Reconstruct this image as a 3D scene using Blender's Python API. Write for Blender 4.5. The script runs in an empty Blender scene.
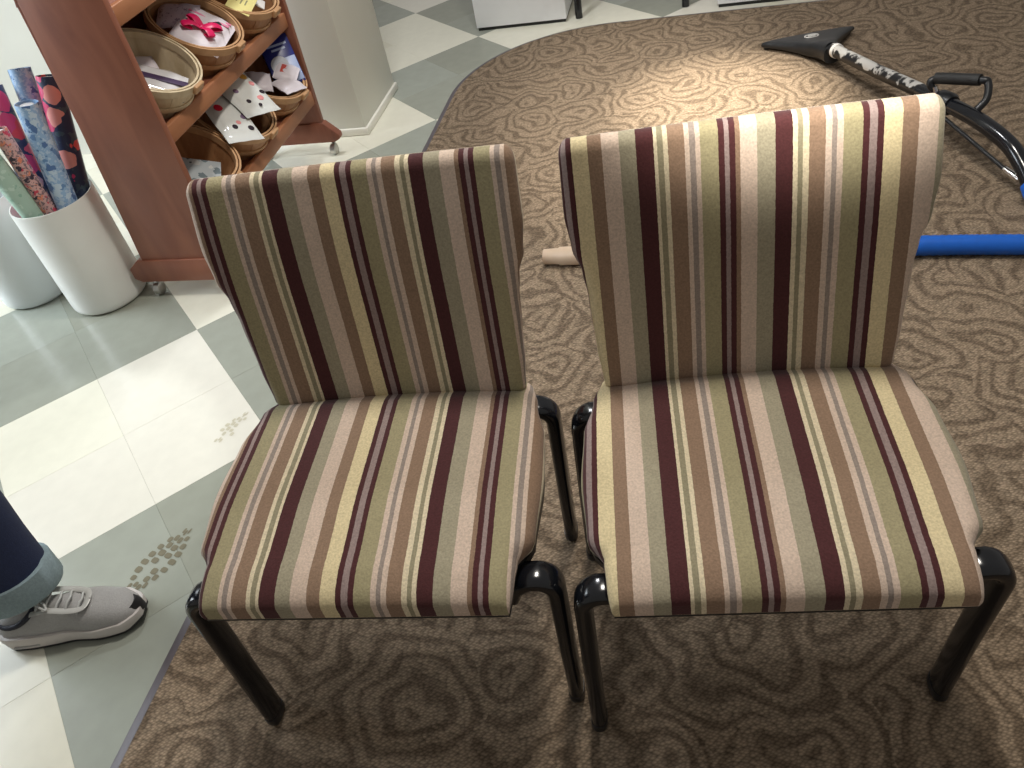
import bpy, bmesh, math, random
from mathutils import Vector, Matrix
random.seed(4)
scene = bpy.context.scene
COL = scene.collection
PI = math.pi
R = math.radians

# ------------------------------------------------------------------ camera
CAMH = 1.3435
PITCH, ROLL, FPX = 0.73606, 0.21955, 803.2
Fw = Vector((0, math.cos(PITCH), -math.sin(PITCH)))
R0 = Vector((1, 0, 0))
D0 = Fw.cross(R0)
Rt = math.cos(ROLL) * R0 + math.sin(ROLL) * D0
Dn = -math.sin(ROLL) * R0 + math.cos(ROLL) * D0
cam_data = bpy.data.cameras.new('camera')
cam_data.sensor_width = 36
cam_data.lens = FPX / 1024 * 36
cam = bpy.data.objects.new('camera', cam_data)
COL.objects.link(cam)
up = -Dn
bk = -Fw
cam.matrix_world = Matrix(((Rt.x, up.x, bk.x, 0), (Rt.y, up.y, bk.y, 0), (Rt.z, up.z, bk.z, CAMH), (0, 0, 0, 1)))
cam_data.clip_start = 0.02
scene.camera = cam

# ------------------------------------------------------------------ world, lights, exposure
scene.view_settings.view_transform = 'Standard'
scene.view_settings.look = 'None'
scene.view_settings.gamma = 1
scene.view_settings.use_curve_mapping = False
scene.view_settings.exposure = 0.0
w = bpy.data.worlds.new('world')
scene.world = w
w.use_nodes = True
w.node_tree.nodes['Background'].inputs[0].default_value = (1.0, 0.95, 0.88, 1)
w.node_tree.nodes['Background'].inputs[1].default_value = 0.26


def aim(o, tgt):
    d = Vector(tgt) - o.location
    o.rotation_euler = d.to_track_quat('-Z', 'Y').to_euler()


def area_light(name, loc, tgt, size, power, color):
    l = bpy.data.lights.new(name, 'AREA')
    l.shape = 'RECTANGLE'
    l.size, l.size_y = size
    l.energy = power
    l.color = color
    o = bpy.data.objects.new(name, l)
    COL.objects.link(o)
    o.location = loc
    aim(o, tgt)
    return o


def spot_light(name, loc, tgt, power, color, angle, blend, radius):
    l = bpy.data.lights.new(name, 'SPOT')
    l.energy = power
    l.color = color
    l.spot_size = R(angle)
    l.spot_blend = blend
    l.shadow_soft_size = radius
    o = bpy.data.objects.new(name, l)
    COL.objects.link(o)
    o.location = loc
    aim(o, tgt)
    return o


area_light('ceiling_panel_light', (0.45, 1.65, 2.75), (0.3, 1.0, 0), (0.3, 0.3), 38, (1.0, 0.94, 0.85))
area_light('rear_ceiling_light', (-0.15, 2.9, 2.75), (-0.1, 3.3, 0), (0.3, 0.3), 30, (0.96, 0.98, 1.0))
spot_light('track_spot_light', (0.15, -1.2, 2.75), (0.72, 2.62, 0), 1750, (1.0, 0.95, 0.86), 17, 1.0, 0.04)
spot_light('carpet_spot_light', (0.85, 2.35, 2.75), (0.98, 2.72, 0), 900, (1.0, 0.93, 0.80), 21, 1.0, 0.04)
spot_light('tile_pool_standin', (-2.0, 2.7, 2.75), (-1.17, 1.50, 0), 85, (0.97, 1.0, 0.97), 16, 0.25, 0.03)  # added spot, stands in for window daylight pooling on the tiles
win = area_light('shop_window_light', (-3.5, 2.6, 1.7), (-1.2, 2.55, 0.3), (1.6, 1.8), 36, (0.86, 0.94, 1.0))
win.data.spread = R(90)

# ------------------------------------------------------------------ material helpers


def srgb(r, g, b):
    def f(c):
        c /= 255
        return c / 12.92 if c <= 0.04045 else ((c + 0.055) / 1.055) ** 2.4
    return (f(r), f(g), f(b), 1)


def new_mat(name):
    m = bpy.data.materials.new(name)
    m.use_nodes = True
    return m, m.node_tree, m.node_tree.nodes['Principled BSDF']


def node(nt, t, **kw):
    n = nt.nodes.new(t)
    for k, v in kw.items():
        if k.startswith('i_'):
            n.inputs[k[2:].replace('_', ' ')].default_value = v
        else:
            setattr(n, k, v)
    return n


def plain(name, col, rough=0.5, metal=0.0, spec=0.5, var=0.06, scale=30, bump=0.0, bscale=None, coords='Object', stretch=None, alpha=None, trans=0):
    m, nt, p = new_mat(name)
    tc = node(nt, 'ShaderNodeTexCoord')
    src = tc.outputs[coords]
    if stretch:
        mp = node(nt, 'ShaderNodeMapping')
        mp.inputs['Scale'].default_value = stretch
        nt.links.new(src, mp.inputs['Vector'])
        src = mp.outputs['Vector']
    nz = node(nt, 'ShaderNodeTexNoise')
    nz.inputs['Scale'].default_value = scale
    nz.inputs['Detail'].default_value = 4
    nt.links.new(src, nz.inputs['Vector'])
    mx = node(nt, 'ShaderNodeMix', data_type='RGBA')
    mx.inputs['A'].default_value = tuple(max(0, c * (1 - var * 2.2)) for c in col[:3]) + (1,)
    mx.inputs['B'].default_value = tuple(min(1, c * (1 + var * 2.2)) for c in col[:3]) + (1,)
    nt.links.new(nz.outputs['Fac'], mx.inputs['Factor'])
    nt.links.new(mx.outputs['Result'], p.inputs['Base Color'])
    p.inputs['Roughness'].default_value = rough
    p.inputs['Metallic'].default_value = metal
    p.inputs['Specular IOR Level'].default_value = spec
    if trans:
        p.inputs['Transmission Weight'].default_value = trans
    if alpha is not None:
        p.inputs['Alpha'].default_value = alpha
    if bump:
        nb = node(nt, 'ShaderNodeTexNoise')
        nb.inputs['Scale'].default_value = bscale or scale
        nt.links.new(src, nb.inputs['Vector'])
        b = node(nt, 'ShaderNodeBump')
        b.inputs['Strength'].default_value = bump
        b.inputs['Distance'].default_value = 0.002
        nt.links.new(nb.outputs['Fac'], b.inputs['Height'])
        nt.links.new(b.outputs['Normal'], p.inputs['Normal'])
    return m


def wood(name, c1, c2, rough=0.45, stretch=(25, 25, 2)):
    m, nt, p = new_mat(name)
    tc = node(nt, 'ShaderNodeTexCoord')
    mp = node(nt, 'ShaderNodeMapping')
    mp.inputs['Scale'].default_value = stretch
    nt.links.new(tc.outputs['Object'], mp.inputs['Vector'])
    nz = node(nt, 'ShaderNodeTexNoise')
    nz.inputs['Scale'].default_value = 1.0
    nz.inputs['Detail'].default_value = 6
    nz.inputs['Distortion'].default_value = 0.6
    nt.links.new(mp.outputs['Vector'], nz.inputs['Vector'])
    cr = node(nt, 'ShaderNodeValToRGB')
    cr.color_ramp.elements[0].position = 0.3
    cr.color_ramp.elements[0].color = c1
    cr.color_ramp.elements[1].position = 0.72
    cr.color_ramp.elements[1].color = c2
    nt.links.new(nz.outputs['Fac'], cr.inputs['Fac'])
    nt.links.new(cr.outputs['Color'], p.inputs['Base Color'])
    p.inputs['Roughness'].default_value = rough
    return m


# stripes: one repeat, (colour, width in 0.603 mm steps)
SC = dict(M=srgb(76, 42, 43), c=srgb(216, 202, 172), o=srgb(146, 138, 113), b=srgb(142, 117, 97), p=srgb(205, 184, 167),
          g=srgb(148, 135, 126), G=srgb(158, 149, 117), v=srgb(148, 130, 126), y=srgb(216, 200, 160), s=srgb(158, 150, 128))
SEQ = [('M', 38), ('c', 10), ('o', 13), ('c', 11), ('b', 37), ('p', 11), ('g', 12), ('p', 11), ('G', 40), ('M', 13), ('v', 13), ('M', 13), ('b', 9), ('p', 40), ('s', 38),
       ('M', 38), ('c', 10), ('o', 13), ('c', 12), ('b', 36), ('p', 12), ('g', 12), ('p', 14), ('G', 40), ('M', 13), ('v', 15), ('M', 13), ('y', 38), ('b', 34), ('p', 38), ('s', 40)]
UNIT = 0.000603
TOT = sum(a[1] for a in SEQ)


def stripe_fabric():
    m, nt, p = new_mat('striped_wool')
    at = node(nt, 'ShaderNodeAttribute', attribute_name='stripe')
    tc = node(nt, 'ShaderNodeTexCoord')
    wob = node(nt, 'ShaderNodeTexNoise')
    wob.inputs['Scale'].default_value = 160
    nt.links.new(tc.outputs['Object'], wob.inputs['Vector'])
    wm = node(nt, 'ShaderNodeMath', operation='MULTIPLY_ADD')
    wm.inputs[1].default_value = 0.0035
    nt.links.new(wob.outputs['Fac'], wm.inputs[0])
    nt.links.new(at.outputs['Fac'], wm.inputs[2])
    fr = node(nt, 'ShaderNodeMath', operation='FRACT')
    nt.links.new(wm.outputs[0], fr.inputs[0])
    cr = node(nt, 'ShaderNodeValToRGB')
    ramp = cr.color_ramp
    ramp.interpolation = 'CONSTANT'
    pos = 0
    for i, (k, wd) in enumerate(SEQ):
        if i == 0:
            e = ramp.elements[0]
            e.position = 0
        elif i == 1:
            e = ramp.elements[1]
            e.position = pos / TOT
        else:
            e = ramp.elements.new(pos / TOT)
        e.color = SC[k]
        pos += wd
    nt.links.new(fr.outputs[0], cr.inputs['Fac'])
    # yarn mottling
    nz = node(nt, 'ShaderNodeTexNoise')
    nz.inputs['Scale'].default_value = 330
    nz.inputs['Detail'].default_value = 2
    nt.links.new(tc.outputs['Object'], nz.inputs['Vector'])
    mr = node(nt, 'ShaderNodeMapRange')
    mr.inputs['From Min'].default_value = 0.25
    mr.inputs['From Max'].default_value = 0.75
    mr.inputs['To Min'].default_value = 0.80
    mr.inputs['To Max'].default_value = 1.16
    nt.links.new(nz.outputs['Fac'], mr.inputs['Value'])
    mul = node(nt, 'ShaderNodeMix', data_type='RGBA', blend_type='MULTIPLY')
    mul.inputs['Factor'].default_value = 1
    nt.links.new(cr.outputs['Color'], mul.inputs['A'])
    nt.links.new(mr.outputs['Result'], mul.inputs['B'])
    nt.links.new(mul.outputs['Result'], p.inputs['Base Color'])
    p.inputs['Roughness'].default_value = 0.95
    p.inputs['Specular IOR Level'].default_value = 0.15
    p.inputs['Sheen Weight'].default_value = 0.15
    b = node(nt, 'ShaderNodeBump')
    b.inputs['Strength'].default_value = 0.35
    b.inputs['Distance'].default_value = 0.0015
    nt.links.new(nz.outputs['Fac'], b.inputs['Height'])
    nt.links.new(b.outputs['Normal'], p.inputs['Normal'])
    return m


def carpet_mat():
    m, nt, p = new_mat('swirl_carpet')
    L = nt.links.new
    tc = node(nt, 'ShaderNodeTexCoord')
    # warp
    n1 = node(nt, 'ShaderNodeTexNoise')
    n1.inputs['Scale'].default_value = 7.0
    n1.inputs['Detail'].default_value = 1
    L(tc.outputs['Object'], n1.inputs['Vector'])
    sub = node(nt, 'ShaderNodeVectorMath', operation='SUBTRACT')
    sub.inputs[1].default_value = (0.5, 0.5, 0.5)
    L(n1.outputs['Color'], sub.inputs[0])
    sc = node(nt, 'ShaderNodeVectorMath', operation='SCALE')
    sc.inputs['Scale'].default_value = 0.16
    L(sub.outputs['Vector'], sc.inputs[0])
    add = node(nt, 'ShaderNodeVectorMath', operation='ADD')
    L(tc.outputs['Object'], add.inputs[0])
    L(sc.outputs['Vector'], add.inputs[1])
    vo = node(nt, 'ShaderNodeTexVoronoi', voronoi_dimensions='2D', feature='F1')
    vo.inputs['Scale'].default_value = 5.0
    L(add.outputs['Vector'], vo.inputs['Vector'])
    dv = node(nt, 'ShaderNodeVectorMath', operation='SUBTRACT')
    L(add.outputs['Vector'], dv.inputs[0])
    L(vo.outputs['Position'], dv.inputs[1])
    of = node(nt, 'ShaderNodeVectorMath', operation='MULTIPLY_ADD')
    of.inputs[1].default_value = (0.26, 0.26, 0)
    of.inputs[2].default_value = (-0.13, -0.13, 0)
    L(vo.outputs['Color'], of.inputs[0])
    dd = node(nt, 'ShaderNodeVectorMath', operation='ADD')
    L(dv.outputs['Vector'], dd.inputs[0])
    L(of.outputs['Vector'], dd.inputs[1])
    fl = node(nt, 'ShaderNodeVectorMath', operation='MULTIPLY')
    fl.inputs[1].default_value = (1, 1, 0)
    L(dd.outputs['Vector'], fl.inputs[0])
    ln = node(nt, 'ShaderNodeVectorMath', operation='LENGTH')
    L(fl.outputs['Vector'], ln.inputs[0])
    n2 = node(nt, 'ShaderNodeTexNoise')
    n2.inputs['Scale'].default_value = 6.0
    n2.inputs['Detail'].default_value = 0
    L(tc.outputs['Object'], n2.inputs['Vector'])
    k = node(nt, 'ShaderNodeMath', operation='MULTIPLY_ADD')
    k.inputs[1].default_value = 2 * PI / 0.043
    L(ln.outputs['Value'], k.inputs[0])
    k2 = node(nt, 'ShaderNodeMath', operation='MULTIPLY')
    k2.inputs[1].default_value = 8.0
    L(n2.outputs['Fac'], k2.inputs[0])
    L(k2.outputs[0], k.inputs[2])
    sn = node(nt, 'ShaderNodeMath', operation='SINE')
    L(k.outputs[0], sn.inputs[0])
    # line breakup
    n3 = node(nt, 'ShaderNodeTexNoise')
    n3.inputs['Scale'].default_value = 14
    L(tc.outputs['Object'], n3.inputs['Vector'])
    th = node(nt, 'ShaderNodeMath', operation='MULTIPLY_ADD')
    th.inputs[1].default_value = 2.0
    L(n3.outputs['Fac'], th.inputs[0])
    L(sn.outputs[0], th.inputs[2])
    mr = node(nt, 'ShaderNodeMapRange', interpolation_type='SMOOTHSTEP')
    mr.inputs['From Min'].default_value = 0.0
    mr.inputs['From Max'].default_value = 1.3
    L(th.outputs[0], mr.inputs['Value'])
    # yarn loops in diagonal rows
    mp = node(nt, 'ShaderNodeMapping')
    mp.inputs['Rotation'].default_value = (0, 0, R(-42))
    mp.inputs['Scale'].default_value = (135, 230, 1)
    L(tc.outputs['Object'], mp.inputs['Vector'])
    yn = node(nt, 'ShaderNodeTexVoronoi', voronoi_dimensions='2D', feature='F1')
    yn.inputs['Scale'].default_value = 1
    yn.inputs['Randomness'].default_value = 0.65
    L(mp.outputs['Vector'], yn.inputs['Vector'])
    yr = node(nt, 'ShaderNodeMapRange')
    yr.inputs['From Min'].default_value = 0.0
    yr.inputs['From Max'].default_value = 0.9
    yr.inputs['To Min'].default_value = 1.45
    yr.inputs['To Max'].default_value = 0.45
    L(yn.outputs['Distance'], yr.inputs['Value'])
    col = node(nt, 'ShaderNodeMix', data_type='RGBA')
    col.inputs['A'].default_value = srgb(107, 92, 76)
    col.inputs['B'].default_value = srgb(137, 120, 101)
    L(mr.outputs['Result'], col.inputs['Factor'])
    # per-loop tint
    sep = node(nt, 'ShaderNodeSeparateColor')
    L(yn.outputs['Color'], sep.inputs['Color'])
    tr = node(nt, 'ShaderNodeMapRange')
    tr.inputs['To Min'].default_value = 0.72
    tr.inputs['To Max'].default_value = 1.25
    L(sep.outputs[0], tr.inputs['Value'])
    mm = node(nt, 'ShaderNodeMath', operation='MULTIPLY')
    L(yr.outputs['Result'], mm.inputs[0])
    L(tr.outputs['Result'], mm.inputs[1])
    mul = node(nt, 'ShaderNodeMix', data_type='RGBA', blend_type='MULTIPLY')
    mul.inputs['Factor'].default_value = 1
    L(col.outputs['Result'], mul.inputs['A'])
    L(mm.outputs[0], mul.inputs['B'])
    L(mul.outputs['Result'], p.inputs['Base Color'])
    p.inputs['Roughness'].default_value = 0.9
    p.inputs['Specular IOR Level'].default_value = 0.2
    b = node(nt, 'ShaderNodeBump')
    b.inputs['Strength'].default_value = 0.5
    b.inputs['Distance'].default_value = 0.003
    L(mm.outputs[0], b.inputs['Height'])
    L(b.outputs['Normal'], p.inputs['Normal'])
    return m


def spots_mat(name, base, cols, scale=22, thr=0.45, rough=0.4, leaf=None):
    """printed paper: round blossoms of several colours over a base"""
    m, nt, p = new_mat(name)
    L = nt.links.new
    tc = node(nt, 'ShaderNodeTexCoord')
    n1 = node(nt, 'ShaderNodeTexNoise')
    n1.inputs['Scale'].default_value = scale * 1.6
    L(tc.outputs['Object'], n1.inputs['Vector'])
    mxv = node(nt, 'ShaderNodeMix', data_type='VECTOR')
    mxv.inputs['Factor'].default_value = 0.03
    L(tc.outputs['Object'], mxv.inputs['A'])
    L(n1.outputs['Color'], mxv.inputs['B'])
    vo = node(nt, 'ShaderNodeTexVoronoi')
    vo.inputs['Scale'].default_value = scale
    L(mxv.outputs['Result'], vo.inputs['Vector'])
    sep = node(nt, 'ShaderNodeSeparateColor')
    L(vo.outputs['Color'], sep.inputs['Color'])
    cr = node(nt, 'ShaderNodeValToRGB')
    cr.color_ramp.interpolation = 'CONSTANT'
    n = len(cols)
    for i, c in enumerate(cols):
        e = cr.color_ramp.elements[i] if i < 2 else cr.color_ramp.elements.new(i / n)
        e.position = i / n
        e.color = c
    if n == 1:
        cr.color_ramp.elements[1].color = cols[0]
    L(sep.outputs[0], cr.inputs['Fac'])
    lt = node(nt, 'ShaderNodeMath', operation='LESS_THAN')
    lt.inputs[1].default_value = thr
    L(vo.outputs['Distance'], lt.inputs[0])
    bmix = node(nt, 'ShaderNodeMix', data_type='RGBA')
    bmix.inputs['A'].default_value = base
    bmix.inputs['B'].default_value = leaf or base
    n4 = node(nt, 'ShaderNodeTexNoise')
    n4.inputs['Scale'].default_value = scale * 2.5
    L(tc.outputs['Object'], n4.inputs['Vector'])
    st = node(nt, 'ShaderNodeMath', operation='GREATER_THAN')
    st.inputs[1].default_value = 0.55
    L(n4.outputs['Fac'], st.inputs[0])
    L(st.outputs[0], bmix.inputs['Factor'])
    mx = node(nt, 'ShaderNodeMix', data_type='RGBA')
    L(bmix.outputs['Result'], mx.inputs['A'])
    L(cr.outputs['Color'], mx.inputs['B'])
    L(lt.outputs[0], mx.inputs['Factor'])
    L(mx.outputs['Result'], p.inputs['Base Color'])
    p.inputs['Roughness'].default_value = rough
    return m


MAT = {}
MAT['fabric'] = stripe_fabric()
MAT['carpet'] = carpet_mat()
MAT['black_enamel'] = plain('black_enamel', (0.006, 0.007, 0.010, 1), 0.16, spec=0.6, var=0.2, scale=60)
MAT['black_plastic'] = plain('black_plastic', (0.012, 0.013, 0.015, 1), 0.35, var=0.2)
MAT['black_rubber'] = plain('black_rubber', (0.015, 0.015, 0.015, 1), 0.6, var=0.2)
MAT['edge_strip'] = plain('vinyl_edge', srgb(92, 86, 92), 0.5, var=0.08)
MAT['screed'] = plain('floor_screed', srgb(128, 124, 110), 0.8)
for i, c in enumerate([srgb(226, 224, 208), srgb(220, 217, 199), srgb(223, 220, 208)]):
    MAT['tile_pale%d' % i] = plain('pale_vinyl_tile_%d' % i, c, 0.2, var=0.03, scale=22, spec=0.5)
for i, c in enumerate([srgb(153, 157, 146), srgb(148, 151, 139), srgb(157, 162, 152)]):
    MAT['tile_green%d' % i] = plain('sage_vinyl_tile_%d' % i, c, 0.2, var=0.05, scale=18, spec=0.5)
MAT['white_paint'] = plain('white_wall_paint', srgb(222, 222, 212), 0.6, var=0.015, scale=6)
MAT['white_trim'] = plain('white_trim_paint', srgb(232, 230, 220), 0.4, var=0.02)
MAT['white_lacquer'] = plain('white_lacquer', srgb(236, 238, 242), 0.3, var=0.01)
MAT['dark_gap'] = plain('dark_toe_board', srgb(28, 30, 30), 0.6)
MAT['bin_plastic'] = plain('white_bin_plastic', srgb(232, 233, 228), 0.35, var=0.02, scale=12)
MAT['bin_plastic_cool'] = plain('white_bin_plastic_grey', srgb(222, 228, 228), 0.35, var=0.02, scale=12)
MAT['redwood'] = wood('reddish_wood', srgb(122, 72, 56), srgb(152, 96, 74), 0.42, (14, 14, 3))
MAT['redwood_rail'] = wood('rail_wood', srgb(154, 98, 66), srgb(182, 126, 90), 0.42, (14, 3, 14))
MAT['basket_wood'] = wood('basket_veneer', srgb(150, 104, 68), srgb(184, 138, 96), 0.55, (30, 30, 4))
MAT['basket_rim'] = wood('basket_rim_wood', srgb(178, 134, 92), srgb(206, 164, 122), 0.5, (20, 20, 20))
MAT['basket_pale'] = wood('basket_veneer_pale', srgb(196, 176, 140), srgb(222, 206, 176), 0.5, (30, 30, 4))
MAT['chrome'] = plain('chrome', (0.8, 0.8, 0.8, 1), 0.15, metal=1, var=0.02)
MAT['steel'] = plain('caster_steel', (0.55, 0.55, 0.53, 1), 0.3, metal=0.9, var=0.05)
MAT['hose_blue'] = plain('blue_hose', srgb(14, 92, 190), 0.4, var=0.06, scale=40)
MAT['cuff'] = plain('hose_cuff', srgb(196, 172, 148), 0.5, var=0.04)
MAT['stain'] = plain('dried_mud', srgb(112, 106, 86), 0.8, var=0.1, scale=80)
MAT['stain_pale'] = plain('dried_dust', srgb(196, 190, 168), 0.8, var=0.1, scale=80)

# ------------------------------------------------------------------ mesh helpers


def add_obj(name, me, mat=None, parent=None, loc=None, rot=None, smooth=True):
    o = bpy.data.objects.new(name, me)
    COL.objects.link(o)
    if mat is not None:
        if not me.materials:
            me.materials.append(MAT[mat] if isinstance(mat, str) else mat)
    if smooth:
        for pl in me.polygons:
            pl.use_smooth = True
    if parent:
        o.parent = parent
    if loc is not None:
        o.location = loc
    if rot is not None:
        o.rotation_euler = rot
    return o


def mesh_from(name, verts, faces):
    me = bpy.data.meshes.new(name)
    me.from_pydata([tuple(v) for v in verts], [], faces)
    me.update()
    return me


def smooth_by_angle(o, ang=35):
    bm = bmesh.new()
    bm.from_mesh(o.data)
    for e in bm.edges:
        e.smooth = not (len(e.link_faces) == 2 and e.calc_face_angle(0) > R(ang))
    bm.to_mesh(o.data)
    bm.free()
    return o


def box_mesh(name, size, bevel=0.0, seg=2, taper=None):
    bm = bmesh.new()
    bmesh.ops.create_cube(bm, size=1)
    for v in bm.verts:
        v.co = Vector((v.co.x * size[0], v.co.y * size[1], v.co.z * size[2]))
    if bevel:
        bmesh.ops.bevel(bm, geom=bm.edges[:], offset=bevel, segments=seg, affect='EDGES', profile=0.5)
    bmesh.ops.recalc_face_normals(bm, faces=bm.faces[:])
    me = bpy.data.meshes.new(name)
    bm.to_mesh(me)
    bm.free()
    return me


def box(name, size, loc, mat, parent=None, bevel=0.003, rot=None):
    o = add_obj(name, box_mesh(name, size, bevel), mat, parent, loc, rot)
    return smooth_by_angle(o, 50)


def loft(name, rings, mat, parent=None, caps=True, attr=None, closed_ring=True, loc=None, rot=None, loop=False):
    n = len(rings[0])
    verts = [p for r in rings for p in r]
    faces = []
    m = len(rings)
    for i in range(m if loop else m - 1):
        a = i * n
        b = ((i + 1) % m) * n
        for j in range(n if closed_ring else n - 1):
            k = (j + 1) % n
            faces.append((a + j, a + k, b + k, b + j))
    if caps and not loop:
        faces.append(tuple(range(n))[::-1])
        faces.append(tuple(range((m - 1) * n, m * n)))
    me = mesh_from(name, verts, faces)
    bm = bmesh.new()
    bm.from_mesh(me)
    bmesh.ops.recalc_face_normals(bm, faces=bm.faces[:])
    bm.to_mesh(me)
    bm.free()
    if attr:
        a = me.attributes.new('stripe', 'FLOAT', 'POINT')
        flat = [x for r in attr for x in r]
        a.data.foreach_set('value', flat)
    return smooth_by_angle(add_obj(name, me, mat, parent, loc, rot), 60)


def spw(c, p):
    return math.copysign(abs(c) ** p, c)


def tube_rings(path, rad, ns=12, rad2=None, hint=Vector((0, 0, 1)), fixed=None, power=1.0):
    path = [Vector(p) for p in path]
    n = len(path)
    rings = []
    prev = None
    for i, p in enumerate(path):
        t = (path[min(i + 1, n - 1)] - path[max(i - 1, 0)]).normalized()
        if fixed is not None:
            u = Vector(fixed)
            u = (u - t * u.dot(t)).normalized()
        elif prev is None:
            h = hint if abs(t.dot(hint)) < 0.95 else Vector((1, 0, 0))
            u = (h - t * h.dot(t)).normalized()
        else:
            u = (prev - t * prev.dot(t)).normalized()
        prev = u
        v = t.cross(u)
        ra = rad[i] if isinstance(rad, (list, tuple)) else rad
        rb = ra if rad2 is None else (rad2[i] if isinstance(rad2, (list, tuple)) else rad2)
        rings.append([p + u * (ra * spw(math.cos(2 * PI * j / ns), power)) + v * (rb * spw(math.sin(2 * PI * j / ns), power)) for j in range(ns)])
    return rings


def tube(name, path, rad, mat, parent=None, ns=12, rad2=None, fixed=None, loop=False, caps=True, power=1.0):
    return loft(name, tube_rings(path, rad, ns, rad2, fixed=fixed, power=power), mat, parent, loop=loop, caps=caps)


def smooth_path(pts, n=6):
    pts = [Vector(p) for p in pts]
    out = []
    for i in range(len(pts) - 1):
        p0 = pts[max(i - 1, 0)]
        p1, p2 = pts[i], pts[i + 1]
        p3 = pts[min(i + 2, len(pts) - 1)]
        for k in range(n):
            t = k / n
            out.append(0.5 * ((2 * p1) + (-p0 + p2) * t + (2 * p0 - 5 * p1 + 4 * p2 - p3) * t * t + (-p0 + 3 * p1 - 3 * p2 + p3) * t ** 3))
    out.append(pts[-1])
    return out


def lathe(name, prof, mat, parent=None, ns=32, loc=None, rot=None, sx=1, sy=1, angle=40):
    rings = [[Vector((r * math.cos(2 * PI * j / ns) * sx, r * math.sin(2 * PI * j / ns) * sy, z)) for j in range(ns)] for r, z in prof]
    o = loft(name, rings, mat, parent, caps=True, loc=loc, rot=rot)
    return smooth_by_angle(o, angle)


def prism(name, outline, depth, mat, parent=None, axis='y', loc=None, rot=None, bevel=0.0):
    """outline: 2-D polygon, extruded by depth along axis (centred)"""
    bm = bmesh.new()
    vs = []
    for a, b in outline:
        if axis == 'y':
            vs.append(bm.verts.new((a, -depth / 2, b)))
        elif axis == 'z':
            vs.append(bm.verts.new((a, b, -depth / 2)))
        else:
            vs.append(bm.verts.new((-depth / 2, a, b)))
    f = bm.faces.new(vs)
    ext = bmesh.ops.extrude_face_region(bm, geom=[f])
    d = {'y': (0, depth, 0), 'z': (0, 0, depth), 'x': (depth, 0, 0)}[axis]
    bmesh.ops.translate(bm, verts=[g for g in ext['geom'] if isinstance(g, bmesh.types.BMVert)], vec=d)
    if bevel:
        bmesh.ops.bevel(bm, geom=bm.edges[:], offset=bevel, segments=2, affect='EDGES', profile=0.5)
    bmesh.ops.recalc_face_normals(bm, faces=bm.faces[:])
    me = bpy.data.meshes.new(name)
    bm.to_mesh(me)
    bm.free()
    o = add_obj(name, me, mat, parent, loc, rot)
    return smooth_by_angle(o, 40)


def empty(name, loc=(0, 0, 0), rz=0.0):
    o = bpy.data.objects.new(name, None)
    COL.objects.link(o)
    o.location = loc
    o.rotation_euler = (0, 0, rz)
    o.empty_display_size = 0.05
    return o


def tag(o, label=None, cat=None, group=None, kind=None):
    if label:
        o['label'] = label
    if cat:
        o['category'] = cat
    if group:
        o['group'] = group
    if kind:
        o['kind'] = kind
    return o


def interp(pts, x):
    if x <= pts[0][0]:
        return pts[0][1]
    for (a, va), (b, vb) in zip(pts, pts[1:]):
        if x <= b:
            t = (x - a) / (b - a)
            t = t * t * (3 - 2 * t)
            return va + (vb - va) * t
    return pts[-1][1]


# ------------------------------------------------------------------ floor of vinyl tiles
GA, OX, OY, SQ = -1.10570879, -3.61830961, -0.19300413, 0.61
U = Vector((math.cos(GA), math.sin(GA)))
V = Vector((math.sin(GA), -math.cos(GA)))


def grid(u, v):
    return (U * (u + OX) + V * (v + OY)) * SQ


# carpet frame: P0 + t*CL + s*CS
P0 = Vector((-0.85, 0.719))
CL = Vector((0.3137, 0.9496))
CS = Vector((0.9496, -0.3137))
CT, CR = 3.381, 0.65


def in_carpet(p, m=0.0):
    d = Vector((p[0], p[1])) - P0
    t, s = d.dot(CL), d.dot(CS)
    if s < m or t > CT - m:
        return False
    if t > CT - CR and s < CR:
        return math.hypot(t - (CT - CR), s - CR) < CR - m
    return True


base = box('floor', (14, 14, 0.05), (0.5, 4.5, -0.0305), 'screed', bevel=0)
tag(base, 'shop floor of pale and sage square vinyl tiles', None, kind='structure')
tile_src = {}
for key in ['tile_pale0', 'tile_pale1', 'tile_pale2', 'tile_green0', 'tile_green1', 'tile_green2']:
    me = box_mesh('floor_tile', (0.3047, 0.3047, 0.0055), 0.0003, 1)
    me.materials.append(MAT[key])
    tile_src[key] = me
base_inv = Matrix.Translation((0.5, 4.5, -0.0305)).inverted()


def project(p):
    d = Vector(p) - Vector((0, 0, CAMH))
    z = d.dot(Fw)
    if z < 0.1:
        return None
    return 512 + FPX * d.dot(Rt) / z, 384 + FPX * d.dot(Dn) / z


ntile = 0
for iu in range(-26, 12):
    for iv in range(-18, 14):
        u, v = (iu + 0.5) / 2, (iv + 0.5) / 2
        c = grid(u, v)
        q = project((c.x, c.y, 0))
        if q is None or not (-260 < q[0] < 1180 and -120 < q[1] < 980):
            continue
        cs = [grid(iu / 2 + a, iv / 2 + b) for a in (0, .5) for b in (0, .5)]
        if all(in_carpet(k, 0.02) for k in cs):
            continue
        pale = (math.floor(u) + math.floor(v)) % 2 == 0
        key = ('tile_pale%d' if pale else 'tile_green%d') % random.choice((0, 0, 1, 2))
        o = bpy.data.objects.new('floor_tile', tile_src[key])
        COL.objects.link(o)
        o.parent = base
        o.location = (c.x - 0.5, c.y - 4.5, -0.00275 + 0.0305)
        o.rotation_euler = (0, 0, GA)
        ntile += 1
print('tiles', ntile)

# ------------------------------------------------------------------ carpet


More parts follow.
